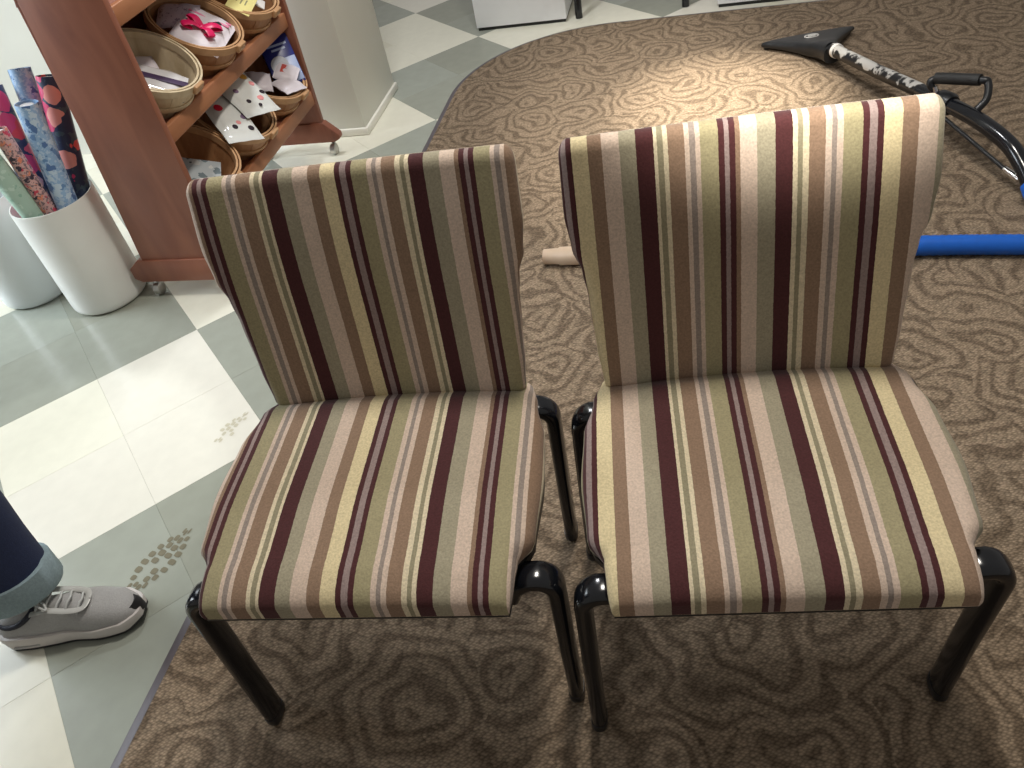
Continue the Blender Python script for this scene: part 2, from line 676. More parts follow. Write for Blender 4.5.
def carpet_outline(inset):
    pts = []
    r = CR - inset
    pts.append((-2.2, inset))
    for k in range(25):
        a = PI / 2 * k / 24
        pts.append((CT - CR + r * math.sin(a), CR - r * math.cos(a)))
    pts.append((CT - inset, 5.0))
    pts.append((-2.2, 5.0))
    return [P0 + CL * t + CS * s for t, s in pts]


carpet = empty('carpet', (0, 0, 0))
tag(carpet, 'brown loop-pile carpet with a swirling two-tone pattern and rounded corner', 'carpet')
o = prism('pile', [(p.x, p.y) for p in carpet_outline(0.020)], 0.006, 'carpet', carpet, 'z', loc=(0, 0, 0.0032))
out, inn = carpet_outline(0.0), carpet_outline(0.021)
vs, fs = [], []
m = 26
for i in range(m + 1):
    vs += [(out[i].x, out[i].y, 0.0002), (out[i].x * .7 + inn[i].x * .3, out[i].y * .7 + inn[i].y * .3, 0.0042), (inn[i].x, inn[i].y, 0.0066)]
for i in range(m):
    a = i * 3
    fs += [(a, a + 3, a + 4, a + 1), (a + 1, a + 4, a + 5, a + 2)]
o = add_obj('edge_strip', mesh_from('edge_strip', vs, fs), 'edge_strip', carpet)
o['label'] = 'grey vinyl edging strip'
CZ = 0.0062   # carpet surface

# ------------------------------------------------------------------ column, far wall
e1 = CS
e2 = CL
cc = Vector((-0.347, 3.128))      # near right corner of the column
col_w, col_d = 0.62, 0.42
ctr = cc - e1 * (col_w / 2) + e2 * (col_d / 2)
colrz = math.atan2(e1.y, e1.x)
wc = empty('wall_column', (ctr.x, ctr.y, 0), colrz)
tag(wc, 'square white painted column behind the wooden basket stand', None, kind='structure')
box('shaft', (col_w, col_d, 2.9), (0, 0, 1.45), 'white_paint', wc, 0.004)
bb = empty('baseboard_column', (ctr.x, ctr.y, 0), colrz)
tag(bb, 'low white skirting around the foot of the column', None, kind='structure')
box('skirting_board', (col_w + 0.024, 0.012, 0.030), (0, -col_d / 2 - 0.0065, 0.016), 'white_trim', bb, 0.003)
box('skirting_board', (0.012, col_d + 0.0, 0.030), (col_w / 2 + 0.0065, 0, 0.016), 'white_trim', bb, 0.003)
# white wall far behind the bins
wl = box('wall_left', (3.4, 0.1, 2.9), (0, 0, 0), 'white_paint', bevel=0)
wq = cc - e1 * (col_w + 0.002 + 1.7) + e2 * 0.07
wl.location = (wq.x, wq.y, 1.45)
wl.rotation_euler = (0, 0, colrz)
tag(wl, 'bright white wall behind the bins of wrapping paper', None, kind='structure')

# ------------------------------------------------------------------ chairs


def rrect_loop(hw, hh, r, nt=22, nc=6, nsd=2, crown=0.0):
    """rounded rectangle loop starting at bottom centre; returns (x, z, s) with s the arc length from top centre"""
    r = min(r, hh * 0.999, hw * 0.999)
    pts = []
    half = nt // 2
    for k in range(half + 1):
        pts.append(((hw - r) * k / half, -hh))
    for k in range(1, nc + 1):
        a = -PI / 2 + PI / 2 * k / nc
        pts.append((hw - r + r * math.cos(a), -hh + r + r * math.sin(a)))
    for k in range(1, nc + 1):
        a = PI / 2 * k / nc
        pts.append((hw - r + r * math.cos(a), hh - r + r * math.sin(a)))
    for k in range(1, nt):
        x = (hw - r) * (1 - 2 * k / nt)
        pts.append((x, hh + crown * (1 - (x / (hw - r)) ** 2)))
    L = len(pts)
    # mirror the remaining: left side
    right = pts[:half + 1 + 2 * nc]
    left = [(-x, z) for x, z in right[::-1]]
    pts = right + pts[half + 1 + 2 * nc:] + left[:-1]
    n = len(pts)
    # arc length from top centre
    top = max(range(n), key=lambda i: (pts[i][1], -abs(pts[i][0])))
    top = min(range(n), key=lambda i: (abs(pts[i][0]) + (10 if pts[i][1] < 0 else 0)))
    s = [0.0] * n
    acc = 0
    for i in range(top, 0, -1):            # towards +x (decreasing index)
        acc += math.dist(pts[i], pts[i - 1])
        s[i - 1] = acc
    acc = 0
    for i in range(top, n - 1):            # towards -x
        acc += math.dist(pts[i], pts[i + 1])
        s[i + 1] = -acc
    return [(p[0], p[1], q) for p, q in zip(pts, s)]


TW = R(2.2)


def make_chair(label, loc, rz, stripe):
    ch = empty('side_chair', loc, rz)
    tag(ch, label, 'chair', 'striped chairs')
    # ---- seat cushion
    W_ = [(-.070, .224), (-.020, .229), (0.012, .232), (0.045, .254), (0.15, .262), (0.24, .258), (0.31, .243), (0.39, .228)]
    Z_ = [(-.07, .421), (0.0, .436), (0.12, .444), (0.25, .442), (0.312, .441), (0.365, .424)]
    rings, at = [], []
    y0, y1, H0 = -0.055, 0.385, 0.0225
    ys = []
    rn = 0.022
    for k in range(0, 8):
        a = PI / 2 * (k + 0.6) / 7.6
        ys.append((y0 + rn * (1 - math.sin(a)), math.sin(a)) if False else (y0 + rn * (1 - math.cos(PI / 2 * (k / 7))) if k else y0, math.sin(PI / 2 * (0.40 + 0.60 * k / 7))))
    ys.insert(0, (y0, 0.03))
    n = 34
    for k in range(1, n):
        ys.append((y0 + rn + (y1 - 0.02 - y0 - rn) * k / n, 1.0))
    for k in range(0, 6):
        ys.append((y1 - 0.02 + 0.02 * math.sin(PI / 2 * k / 5), math.cos(PI / 2 * k / 5 * 0.92)))
    for y, f in ys:
        hw = interp(W_, y)
        zt = interp(Z_, y)
        H = H0 - .0075 * max(0, min(1, (.05 - y) / .1))
        lp = rrect_loop(hw - (1 - f) * 0.004, H * max(f, 0.03), 0.024, crown=0.006 * f)
        zc = zt - 2 * H + H * max(f, 0.03)
        rings.append([Vector((x, y, zc + z)) for x, z, s in lp])
        at.append([stripe(s) for x, z, s in lp])
    loft('seat', rings, 'fabric', ch, attr=at)
    # ---- seat pan under the cushion
    rings = []
    for y in [y0 + 0.002 + (0.36 - y0) * k / 24 for k in range(25)]:
        hw = interp(W_, y) - 0.004
        H = H0 - .0075 * max(0, min(1, (.05 - y) / .1))
        zt = interp(Z_, y) - 2 * H - 0.004
        rings.append([Vector((-hw, y, zt - 0.004)), Vector((hw, y, zt - 0.004)), Vector((hw, y, zt + 0.008)), Vector((-hw, y, zt + 0.008))])
    o = loft('seat_pan', rings, 'black_plastic', ch)
    o['label'] = 'black pan under the cushion'
    # ---- backrest cushion
    prof = smooth_path([(0, .350, .436), (0, .362, .50), (0, .379, .585), (0, .394, .66), (0, .413, .730), (0, .437, .799)], 9)
    Wb = [(.436, .223), (.50, .229), (.59, .234), (.63, .239), (.668, .251), (.72, .257), (.79, .256), (.82, .254)]
    rings, at = [], []
    th = 0.021
    m_ = len(prof)
    sts = []
    for i in range(m_):
        t = (prof[min(i + 1, m_ - 1)] - prof[max(i - 1, 0)]).normalized()
        sts.append((prof[i], t, 1.0))
    # rounded top
    pe, te = prof[-1], (prof[-1] - prof[-2]).normalized()
    for k in range(1, 7):
        a = PI / 2 * k / 6
        sts.append((pe + te * (0.020 * math.sin(a)), te, max(math.cos(a), 0.10)))
    ps, ts = prof[0], (prof[1] - prof[0]).normalized()
    for k in range(1, 5):
        a = PI / 2 * k / 4
        sts.insert(0, (ps - ts * (0.014 * math.sin(a)), ts, max(math.cos(a), 0.15)))
    for p, t, f in sts:
        nrm = Vector((0, -t.z, t.y))       # towards the sitter
        hw = interp(Wb, p.z)
        lp = rrect_loop(hw - (1 - f) * 0.014, th * f, 0.019)
        rings.append([Vector((x, 0, 0)) + p + nrm * (z - 0.016 * (1 - (x / 0.26) ** 2)) for x, z, s in lp])
        at.append([stripe(s) for x, z, s in lp])
    loft('backrest', rings, 'fabric', ch, attr=at)
    # ---- legs: flattened steel tube, out of the seat side and down
    for sx in (-1, 1):
        for y, name in ((0.0, 'leg'), (0.335, 'leg')):
            xin, xo = (0.20, 0.272) if y == 0 else (0.19, 0.266)
            zt = 0.388
            pts = [(sx * (xin + .008), y, zt - .036), (sx * (xin + .017), y, zt - .014), (sx * (xo - 0.038), y, zt - .001)]
            for k in range(1, 7):
                a = PI / 2 * k / 6
                pts.append((sx * (xo - 0.030 + 0.030 * math.sin(a)), y, zt - 0.030 + 0.030 * math.cos(a)))
            fx, fy = -.008, (.020 if sx > 0 else -.004)
            pts += [(sx * xo + fx * .5, y + fy * .5, 0.2), (sx * xo + fx, y + fy, 0.012)]
            # the leg frame sits slightly askew under the cushion
            pts = [(px * math.cos(TW) - (py - .16) * math.sin(TW), .16 + px * math.sin(TW) + (py - .16) * math.cos(TW), pz) for px, py, pz in pts]
            lg = tube(name, pts, 0.0225, 'black_enamel', ch, ns=24, rad2=0.0128, fixed=(0, 1, 0), power=.72)
            p = Vector(pts[-1])
            g = tube('foot_glide', [p + Vector((0, 0, .010)), p + Vector((0, 0, -0.006)), p + Vector((0, 0, -0.012))], [0.0232, 0.0232, 0.020], 'black_plastic', lg, ns=24, rad2=[0.0135, 0.0135, 0.011], fixed=(0, 1, 0), power=.72)
        # side rail and back post
        tube('side_rail', [(sx * 0.205, 0.0, .372), (sx * .205, .17, .374), (sx * 0.195, .36, .37)], 0.012, 'black_enamel', ch, ns=12)
        tube('back_post', smooth_path([(sx * .195, .33, .368), (sx * .195, .385, .375), (sx * .195, .402, .42), (sx * .195, .412, .55), (sx * .195, .432, .66)], 5), 0.010, 'black_enamel', ch, ns=10)
    return ch


P_ = TOT * UNIT
make_chair('striped wool side chair beside the basket stand, nearer the white tiles', (-0.274, 0.698, CZ), R(-13.2), lambda s: (0.1978 + (0.111 - s)) / P_)
make_chair('striped wool side chair standing in front of the blue hose', (0.292, 0.565, CZ), R(-12.2), lambda s: (s + 0.1465) / P_)

# ------------------------------------------------------------------ basket stand
SHB = Vector((-1.086, 2.28))
srz = math.atan2(-0.32, 0.947)
sh = empty('basket_stand', (SHB.x, SHB.y, 0), srz)
tag(sh, 'reddish wooden stand on casters holding two visible rows of round baskets', 'display stand')
SL = 0.90


def shelf_pt(d, l, z):
    c, s = math.cos(srz), math.sin(srz)
    return Vector((SHB.x + d * c - l * s, SHB.y + d * s + l * c, z))


for l in (0.011, SL - 0.011):
    prism('side_panel', [(.045, .06), (.335, .06), (.345, .60), (.352, 1.35), (.145, 1.35), (.095, .60)], 0.022, 'redwood', sh, 'y', loc=(0, l, 0), bevel=0.002)
    ft = prism('base_foot', [(-.005, .068), (.02, .056), (.365, .056), (.39, .068), (.39, .085), (.34, .135), (.035, .135), (-.005, .105)], 0.034, 'redwood', sh, 'y', loc=(0, l, 0), bevel=0.003)
    ft['label'] = 'chamfered floor foot'
    for d in (.05, .345):
        c = empty('caster', (d, l, 0))
        c.parent = sh
        tube('wheel', [(-0.011, 0, .0215), (-.009, 0, .0215), (.009, 0, .0215), (0.011, 0, .0215)], [.017, .021, .021, .017], 'steel', c, ns=18)
        tube('fork', [(0, .012, .057), (0, .013, .040), (0, .0125, .02)], [.010, .007, .005], 'steel', c, ns=10)
for zr in (.235, .515, .825):
    rl = box('front_rail', (0.020, SL - 0.044, 0.048), (.326, SL / 2, zr), 'redwood_rail', sh, 0.003)
    b = box('shelf_board', (0.25, SL - 0.046, 0.016), (.205, SL / 2, zr + 0.030), 'redwood', sh, 0.002, rot=(0, R(14), 0))
box('back_board', (0.010, SL - 0.046, 1.15), (.085, SL / 2, .76), 'redwood', sh, 0.002, rot=(0, R(2.5), 0))


def make_basket(label, lpos, zr, pale=False, rad=.132, tilt=34, dd=0.0, zz=0.0):
    base_p = shelf_pt(.195 + dd, lpos, zr + .045 + zz)
    bk_ = empty('bushel_basket', base_p, srz)
    tag(bk_, label, 'basket', 'round baskets on the stand')
    wall = 'basket_pale' if pale else 'basket_wood'
    rot = Matrix.Rotation(R(tilt), 4, 'Y')
    h, rb = 0.135, rad * 0.80

    def T(p):
        return rot @ Vector(p)
    off = Vector((0, 0, 0))
    # floor disc
    prof = [(0.001, 0.006), (rb - .004, 0.006), (rb - .004, 0.0), (0.001, 0.0)]
    ns = 28
    rings = [[T((r * math.cos(2 * PI * j / ns), r * math.sin(2 * PI * j / ns), z)) for j in range(ns)] for r, z in prof]
    loft('bottom', rings, wall, bk_)
    # staves: separate overlapping veneer slats
    nst = 16
    for i in range(nst):
        a0, a1 = 2 * PI * (i - .52) / nst, 2 * PI * (i + .52) / nst
        d = 0.0013 if i % 2 else 0
        vs, fs = [], []
        for k in range(3):
            z = h * k / 2
            r = rb + (rad - rb) * (k / 2) ** 0.9 + d
            for rr in (r, r + 0.0028):
                for q in range(4):
                    a = a0 + (a1 - a0) * q / 3
                    vs.append(T((rr * math.cos(a), rr * math.sin(a), z)))
        for k in range(2):
            b0, b1 = k * 8, (k + 1) * 8
            for q in range(3):
                fs.append((b0 + q, b0 + q + 1, b1 + q + 1, b1 + q))
                fs.append((b0 + 4 + q + 1, b0 + 4 + q, b1 + 4 + q, b1 + 4 + q + 1))
            fs.append((b0 + 4, b0, b1, b1 + 4))
            fs.append((b0 + 3, b0 + 7, b1 + 7, b1 + 3))
        add_obj('stave', mesh_from('stave', vs, fs), wall, bk_, smooth=False)
    # rim hoops
    for nm, rr, zc, hh in (('rim_hoop', rad + .006, h - .010, .011), ('rim_hoop', rad - .0035, h - .010, .010), ('middle_hoop', rb + (rad - rb) * .5 + .006, h * .48, .007)):
        path = [T((rr * math.cos(2 * PI * j / 36), rr * math.sin(2 * PI * j / 36), zc)) for j in range(36)]
        rings = []
        for j in range(36):
            a = 2 * PI * j / 36
            rings.append([T(((rr + dx) * math.cos(a), (rr + dx) * math.sin(a), zc + dz)) for dx, dz in ((-.0028, -hh), (.0028, -hh), (.0034, 0), (.0028, hh), (-.0028, hh))])
        loft(nm, rings, 'basket_pale' if pale else 'basket_rim', bk_, loop=True)
    # small grip block on the front of the rim
    g = box('rim_grip', (0.012, 0.045, 0.024), T((rad + .012, 0, h - .008)), 'basket_rim', bk_, 0.003, rot=(0, R(tilt), 0))
    return bk_, lambda p: Vector(base_p) + Matrix.Rotation(srz, 3, 'Z') @ (rot.to_3x3() @ Vector(p)), Matrix.Rotation(srz, 3, 'Z') @ rot.to_3x3()


LS = (.165, .45, .735)
bA = make_basket('pale cream basket with a clear packet, nearest on the upper row', LS[0], .515, True)
bB = make_basket('wooden basket of white gift packs with a pink bow', LS[1], .515)
bC = make_basket('wooden basket with a pale yellow card, far end of the upper row', LS[2], .515)
bD = make_basket('half-hidden wooden basket nearest on the lower row, above the chair back', LS[0], .235)
bE = make_basket('wooden basket with two white dotted bags, middle of the lower row', LS[1], .235)
bF = make_basket('wooden basket with a blue book, far end of the lower row', LS[2], .235)


def put(o, frame, p, rot=(0, 0, 0)):
    """place a thing in a basket's own tilted frame"""
    _, fp, m3 = frame
    e = Matrix.Rotation(rot[2], 3, 'Z') @ Matrix.Rotation(rot[1], 3, 'Y') @ Matrix.Rotation(rot[0], 3, 'X')
    mw = (m3 @ e).to_4x4()
    mw.translation = fp(p)
    o.location = mw.translation
    o.rotation_euler = mw.to_euler()
    return o


def pillow_mesh(name, sx, sy, th, n=10):
    """soft flat packet"""
    vs, fs = [], []
    for side in (1, -1):
        for i in range(n + 1):
            for j in range(n + 1):
                u, v = 2 * i / n - 1, 2 * j / n - 1
                h = th / 2 * ((1 - u ** 4) * (1 - v ** 4)) ** 0.6 + 0.0004
                vs.append((u * sx / 2, v * sy / 2, side * h + 0.0015 * math.sin(7 * u + 3 * v) * math.sin(5 * v)))
    k = (n + 1) ** 2
    for i in range(n):
        for j in range(n):
            a = i * (n + 1) + j
            fs.append((a, a + n + 1, a + n + 2, a + 1))
            fs.append((k + a, k + a + 1, k + a + n + 2, k + a + n + 1))
    for i in range(n):
        for a, b in (((i) * (n + 1), (i + 1) * (n + 1)), ((i + 1) * (n + 1) + n, i * (n + 1) + n), (i + 1, i), (n * (n + 1) + i, n * (n + 1) + i + 1)):
            fs.append((a, b, k + b, k + a))
    return mesh_from(name, vs, fs)


MAT['cello'] = plain('clear_cellophane', srgb(222, 220, 222), 0.08, var=0.05, scale=40, spec=0.8)
MAT['purple_card'] = plain('purple_card', srgb(74, 58, 88), 0.4, var=0.12)
MAT['white_pack'] = plain('white_pack', srgb(226, 218, 224), 0.3, var=0.04, scale=50, spec=0.7)
MAT['lilac_pack'] = spots_mat('lilac_dotted_pack', srgb(208, 196, 208), [srgb(150, 132, 152), srgb(186, 168, 186)], 60, 0.35, 0.3)
MAT['pink_stripe'] = plain('pink_stripe_paper', srgb(232, 140, 172), 0.4, var=0.06)
MAT['hot_pink'] = plain('hot_pink_ribbon', srgb(220, 30, 96), 0.35, var=0.1)
MAT['black_card'] = plain('black_tag_card', srgb(26, 28, 34), 0.4)
MAT['yellow_card'] = plain('pale_yellow_card', srgb(236, 224, 150), 0.5, var=0.05)
MAT['grey_print'] = plain('grey_print', srgb(146, 142, 110), 0.6)
MAT['dot_bag'] = plain('white_cellophane_bag', srgb(222, 224, 220), .12, var=.03, scale=50, spec=.7)
MAT['book_blue'] = plain('blue_book_cover', srgb(28, 40, 120), 0.3, var=0.08)
MAT['book_pale'] = plain('pale_blue_print', srgb(166, 182, 218), 0.35, var=0.05)
MAT['paper_white'] = plain('paper_white', srgb(232, 230, 226), 0.5, var=0.03)
MAT['disc_grey'] = plain('silver_grey_print', srgb(182, 186, 196), 0.35, var=0.04)
MAT['red_print'] = plain('red_print', srgb(200, 84, 72), 0.4)
MAT['magazine'] = spots_mat('magazine_cover', srgb(188, 196, 200), [srgb(120, 134, 140), srgb(214, 216, 214), srgb(90, 100, 104)], 30, 0.4, 0.25)
MAT['dark_pack'] = plain('dark_slate_pack', srgb(62, 62, 74), 0.35, var=0.1)

# contents of the upper row
t = empty('gift_packet')
tag(t, 'clear cellophane packet with a purple card strip in the pale basket', 'packet')
add_obj('wrapper', pillow_mesh('wrapper', .16, .12, .045), 'cello', t)
box('card_strip', (.165, .022, .004), (0, -.008, .0235), 'purple_card', t, .001)
put(t, bA, (0.03, -.005, .080), (0, R(-2), R(20)))
t = empty('gift_packet')
tag(t, 'crumpled clear packet lying at the back of the pale basket', 'packet')
add_obj('wrapper', pillow_mesh('wrapper', .15, .10, .04), 'white_pack', t)
put(t, bA, (-.05, .02, .06), (0, R(-12), R(48)))

t = empty('gift_pack')
tag(t, 'white gift pack tied with a hot pink bow and black tag', 'gift pack')
add_obj('wrapper', pillow_mesh('wrapper', .145, .20, .05), 'white_pack', t)
for y in (.045, .068):
    box('pink_band', (.12, .014, .003), (0, y, .0235 - (y - .04) * .20), 'pink_stripe', t, .001, rot=(R(-13), 0, 0))
bow = empty('bow', (0, -.03, .028))
bow.parent = t
for a, ln in ((35, .058), (150, .055), (215, .060), (320, .052)):
    p = Vector((math.cos(R(a)), math.sin(R(a)), 0))
    q = Vector((-p.y, p.x, 0))
    pts = smooth_path([(0, 0, 0), p * ln * .55 + Vector((0, 0, .014)), p * ln + Vector((0, 0, .006)), p * ln * .5 + Vector((0, 0, -.002))], 5)
    tube('ribbon_loop', pts, 0.002, 'hot_pink', bow, ns=8, rad2=.012, fixed=(0, 0, 1))
lathe('knot', [(.002, -.006), (.008, -.003), (.008, .006), (.002, .009)], 'hot_pink', bow, 12)
tube('tag_card', [(.012, .002, .03), (.036, .032, .030)], .0016, 'black_card', t, ns=8, rad2=.009, fixed=(0, 0, 1))
put(t, bB, (0.030, -.005, .118), (0, R(2), R(8)))
t = empty('gift_pack')
tag(t, 'lilac speckled pack leaning behind the pink bow', 'gift pack')
add_obj('wrapper', pillow_mesh('wrapper', .12, .11, .035), 'lilac_pack', t)
put(t, bB, (-.055, .012, .115), (R(6), R(-20), R(20)))
o = tag(add_obj('gift_pack', pillow_mesh('gift_pack', .10, .09, .04), 'dark_pack'), 'dark slate pack at the back of the pink bow basket', 'gift pack')
put(o, bB, (-.08, .06, .085), (0, R(-10), R(40)))

t = empty('price_card')
tag(t, 'pale yellow printed card standing in the far upper basket', 'card')
box('card', (.075, .14, .002), (0, 0, 0), 'yellow_card', t, .0005)
for k, (ln, yy) in enumerate(((.05, .012), (.06, -.002), (.04, -.016))):
    box('print_line', (.004, ln * .7, .0006), (yy, .0, .0013), 'grey_print', t, 0)
put(t, bC, (.048, -.055, .135), (0, R(4), R(10)))
o = tag(box('leaflet', (.07, .05, .004), (0, 0, 0), 'paper_white', bevel=.001), 'white folded leaflet beside the yellow card', 'leaflet')
put(o, bC, (.058, .030, .110), (0, R(10), R(20)))

# contents of the lower row
t = empty('magazine')
tag(t, 'grey-white magazine lying in the half-hidden lower basket', 'magazine')
box('page_block', (.14, .10, .008), (0, 0, 0), 'paper_white', t, .001)
box('cover', (.142, .102, .0012), (0, 0, .0048), 'magazine', t, .0003)
put(t, bD, (.02, 0, .08), (0, R(-5), R(25)))
DOTS = [('red_dot', srgb(206, 30, 58)), ('plum_dot', srgb(124, 104, 130)), ('amber_dot', srgb(226, 176, 84)), ('black_dot', srgb(44, 34, 44)), ('rose_dot', srgb(226, 150, 150))]
for dn, dc_ in DOTS:
    MAT[dn] = plain(dn, dc_, .25, var=.05)
for nm, p, rz, sz, spots in (
        ('white cellophane bag printed with coloured dots, right of its pair', (-0.01, .045, .190), -26, (.25, .14),
         [(-.085, -.01, 3, .013), (-.055, .015, 0, .013), (-.02, .03, 2, .013), (-.035, .0, 4, .010), (.015, .035, 4, .010), (.055, .045, 3, .009), (.075, .02, 4, .012), (.08, -.03, 3, .008), (.03, -.04, 1, .009), (.1, .0, 3, .007)]),
        ('white cellophane bag printed with dots, left of its pair', (0.008, -.066, .158), -36, (.24, .125),
         [(-.075, .01, 4, .014), (-.01, -.03, 0, .014), (-.03, .035, 1, .012), (.035, .03, 1, .013), (.075, -.02, 3, .009), (.085, .03, 3, .010), (.06, .0, 4, .008)])):
    t = empty('dotted_bag')
    tag(t, nm, 'bag', 'dotted bags')
    add_obj('bag_body', pillow_mesh('bag_body', sz[0], sz[1], .045), 'dot_bag', t)
    box('bag_seam', (.004, sz[1] * .96, .002), (-sz[0] / 2 - .002, 0, 0), 'paper_white', t, .0005)
    for dx, dy, ci, rr in spots:
        u_, v_ = 2 * dx / sz[0], 2 * dy / sz[1]
        zz = .0225 * ((1 - u_ ** 4) * (1 - v_ ** 4)) ** .6 + .0004 + .0015 * math.sin(7 * u_ + 3 * v_) * math.sin(5 * v_)
        lathe('printed_dot', [(.0005, 0), (rr, -.0012), (rr, .0006), (.0005, .0016)], DOTS[ci][0], t, 16, loc=(dx, dy, zz))
    put(t, bE, p, (0, R(2), R(rz)))
t = empty('blue_book')
tag(t, 'blue boxed book with a grey disc on its cover, standing in far basket', 'book')
box('cover', (.17, .105, .022), (0, 0, 0), 'book_blue', t, .002)
box('pale_panel', (.085, .05, .0012), (.035, .025, .0116), 'book_pale', t, .0003)
lathe('disc_print', [(.001, 0), (.031, 0), (.031, .001), (.001, .001)], 'disc_grey', t, 28, loc=(.012, -.012, .0125))
for x, ln in ((-.055, .07), (-.040, .05)):
    box('title_line', (.007, ln, .0008), (x, .005, .0113), 'book_pale', t, 0)
zn = Vector((.30, -.80, .52)).normalized()
xu = -(Vector((0, 0, 1)) - zn * zn.z).normalized()
yn_ = zn.cross(xu)
bm_ = Matrix((xu, yn_, zn)).transposed().to_4x4()
t.location = (-.545, 2.96, .395)
t.rotation_euler = bm_.to_euler()
for nm, p, rz, msh in (('white packet with red print in front of the blue book', (.055, .035, .150), 12, True), ('crumpled white packet low in the far lower basket', (.085, -.015, .140), -22, False), ('small white packet tucked behind the dotted bags', (.0, -.06, .130), 30, False)):
    t = empty('small_packet')
    tag(t, nm, 'packet')
    add_obj('wrapper', pillow_mesh('wrapper', .08, .10, .03), 'white_pack', t)
    if msh:
        box('red_label', (.02, .05, .002), (-.01, 0, .0145), 'red_print', t, .0005)
    put(t, bF, p, (0, R(-8), R(rz)))

# ------------------------------------------------------------------ bins with rolls of wrapping paper


def make_bin(label, x, y, mat):
    b = empty('round_bin', (x, y, 0.0))
    tag(b, label, 'bin', 'white bins')
    r, h = .121, .365
    lathe('shell', [(.001, .004), (r - .010, .004), (r - .004, .007), (r - .001, .014), (r, .03), (r + .001, h - .004), (r, h), (r - .003, h), (r - .004, h - .006), (r - .006, .03), (r - .012, .012), (.001, .012)], mat, b, 48, angle=50)
    lathe('base_ring', [(r - .03, .0005), (r - .014, .0005), (r - .012, .006), (r - .03, .006)], mat, b, 40)
    return b


make_bin('white cylindrical bin full of wrapping paper rolls beside the wooden stand', -1.217, 2.335, 'bin_plastic')
make_bin('white cylindrical bin at the left edge, half hidden by the other', -1.492, 2.47, 'bin_plastic_cool')

MAT['mint_floral'] = spots_mat('mint_paper', srgb(176, 206, 190), [srgb(196, 220, 206), srgb(150, 188, 170)], 50, .35)
MAT['blush_floral'] = spots_mat('blush_paper', srgb(214, 170, 164), [srgb(206, 70, 90), srgb(60, 50, 66), srgb(226, 140, 110)], 55, .42, leaf=srgb(130, 110, 116))
MAT['blue_floral'] = spots_mat('blue_paper', srgb(150, 184, 220), [srgb(84, 118, 170), srgb(196, 216, 234), srgb(104, 142, 190)], 45, .42, leaf=srgb(182, 206, 230))
MAT['navy_floral'] = spots_mat('navy_paper', srgb(46, 56, 84), [srgb(230, 92, 92), srgb(214, 60, 110), srgb(46, 56, 84), srgb(238, 160, 150)], 17, .46, leaf=srgb(70, 88, 100))
MAT['pink_navy'] = spots_mat('pink_navy_paper', srgb(60, 70, 104), [srgb(238, 110, 130), srgb(236, 186, 186), srgb(232, 84, 96), srgb(224, 80, 130)], 17, .52, leaf=srgb(96, 110, 116))
MAT['roll_core'] = plain('cardboard_core', srgb(226, 228, 230), .6)


def make_roll(label, p_rim, p_tip, rad, mat):
    """a roll standing in the bin: passes through p_rim and ends at p_tip"""
    a, b = Vector(p_rim), Vector(p_tip)
    bc = Vector((-1.217, 2.335, 0))

    def clamp_in(p, m):
        v = Vector((p.x - bc.x, p.y - bc.y, 0))
        if v.length > m:
            v *= m / v.length
        return Vector((bc.x + v.x, bc.y + v.y, p.z))
    zf = .016 + rad * .6
    a = clamp_in(a, .112 - rad)
    foot = clamp_in(a - (b - a) * ((a.z - zf) / (b.z - a.z)), .106 - rad)
    foot.z = zf
    b = foot + (a - foot) * ((b.z - zf) / (a.z - zf))
    d = (b - foot).normalized()
    r = empty('paper_roll', foot)
    tag(r, label, 'wrapping paper', 'rolls of wrapping paper')
    ln = (b - foot).length
    q = d.to_track_quat('Z', 'Y').to_euler()
    o = lathe('paper', [(rad * .55, .002), (rad, 0), (rad, ln), (rad * .92, ln), (rad * .90, ln - .02), (rad * .3, ln - .02)], mat, r, 28, rot=q)
    # loose edge of the sheet along the roll
    vs, fs = [], []
    for k in range(6):
        a_ = 0.15 * k
        rr = rad + .0012 * (1 - k / 5.0) + .0003
        vs += [(rr * math.cos(a_), rr * math.sin(a_), .003), (rr * math.cos(a_), rr * math.sin(a_), ln - .003)]
    for k in range(5):
        fs.append((2 * k, 2 * k + 2, 2 * k + 3, 2 * k + 1))
    add_obj('loose_edge', mesh_from('loose_edge', vs, fs), mat, r, rot=q)
    lathe('core', [(rad * .50, ln - .035), (rad * .56, ln - .035), (rad * .56, ln - .004), (rad * .50, ln - .004)], 'roll_core', r, 20, rot=q)
    return r


make_roll('pale mint wrapping paper roll leaning left in the bin', (-1.258, 2.255, .36), (-1.285, 2.352, .60), .031, 'mint_floral')
make_roll('slim blush floral wrapping paper roll beside the mint one', (-1.208, 2.272, .36), (-1.232, 2.345, .60), .021, 'blush_floral')
make_roll('pink and navy floral wrapping paper roll behind the blush one', (-1.262, 2.37, .37), (-1.245, 2.462, .665), .034, 'pink_navy')
make_roll('light blue floral wrapping paper roll at the front of the bin', (-1.158, 2.285, .36), (-1.136, 2.385, .645), .031, 'blue_floral')
make_roll('tallest light blue wrapping paper roll, behind the front blue one', (-1.19, 2.385, .37), (-1.165, 2.47, .69), .030, 'blue_floral')
make_roll('dark navy wrapping paper roll with red flowers next to the wooden stand', (-1.142, 2.362, .36), (-1.085, 2.435, .665), .033, 'navy_floral')

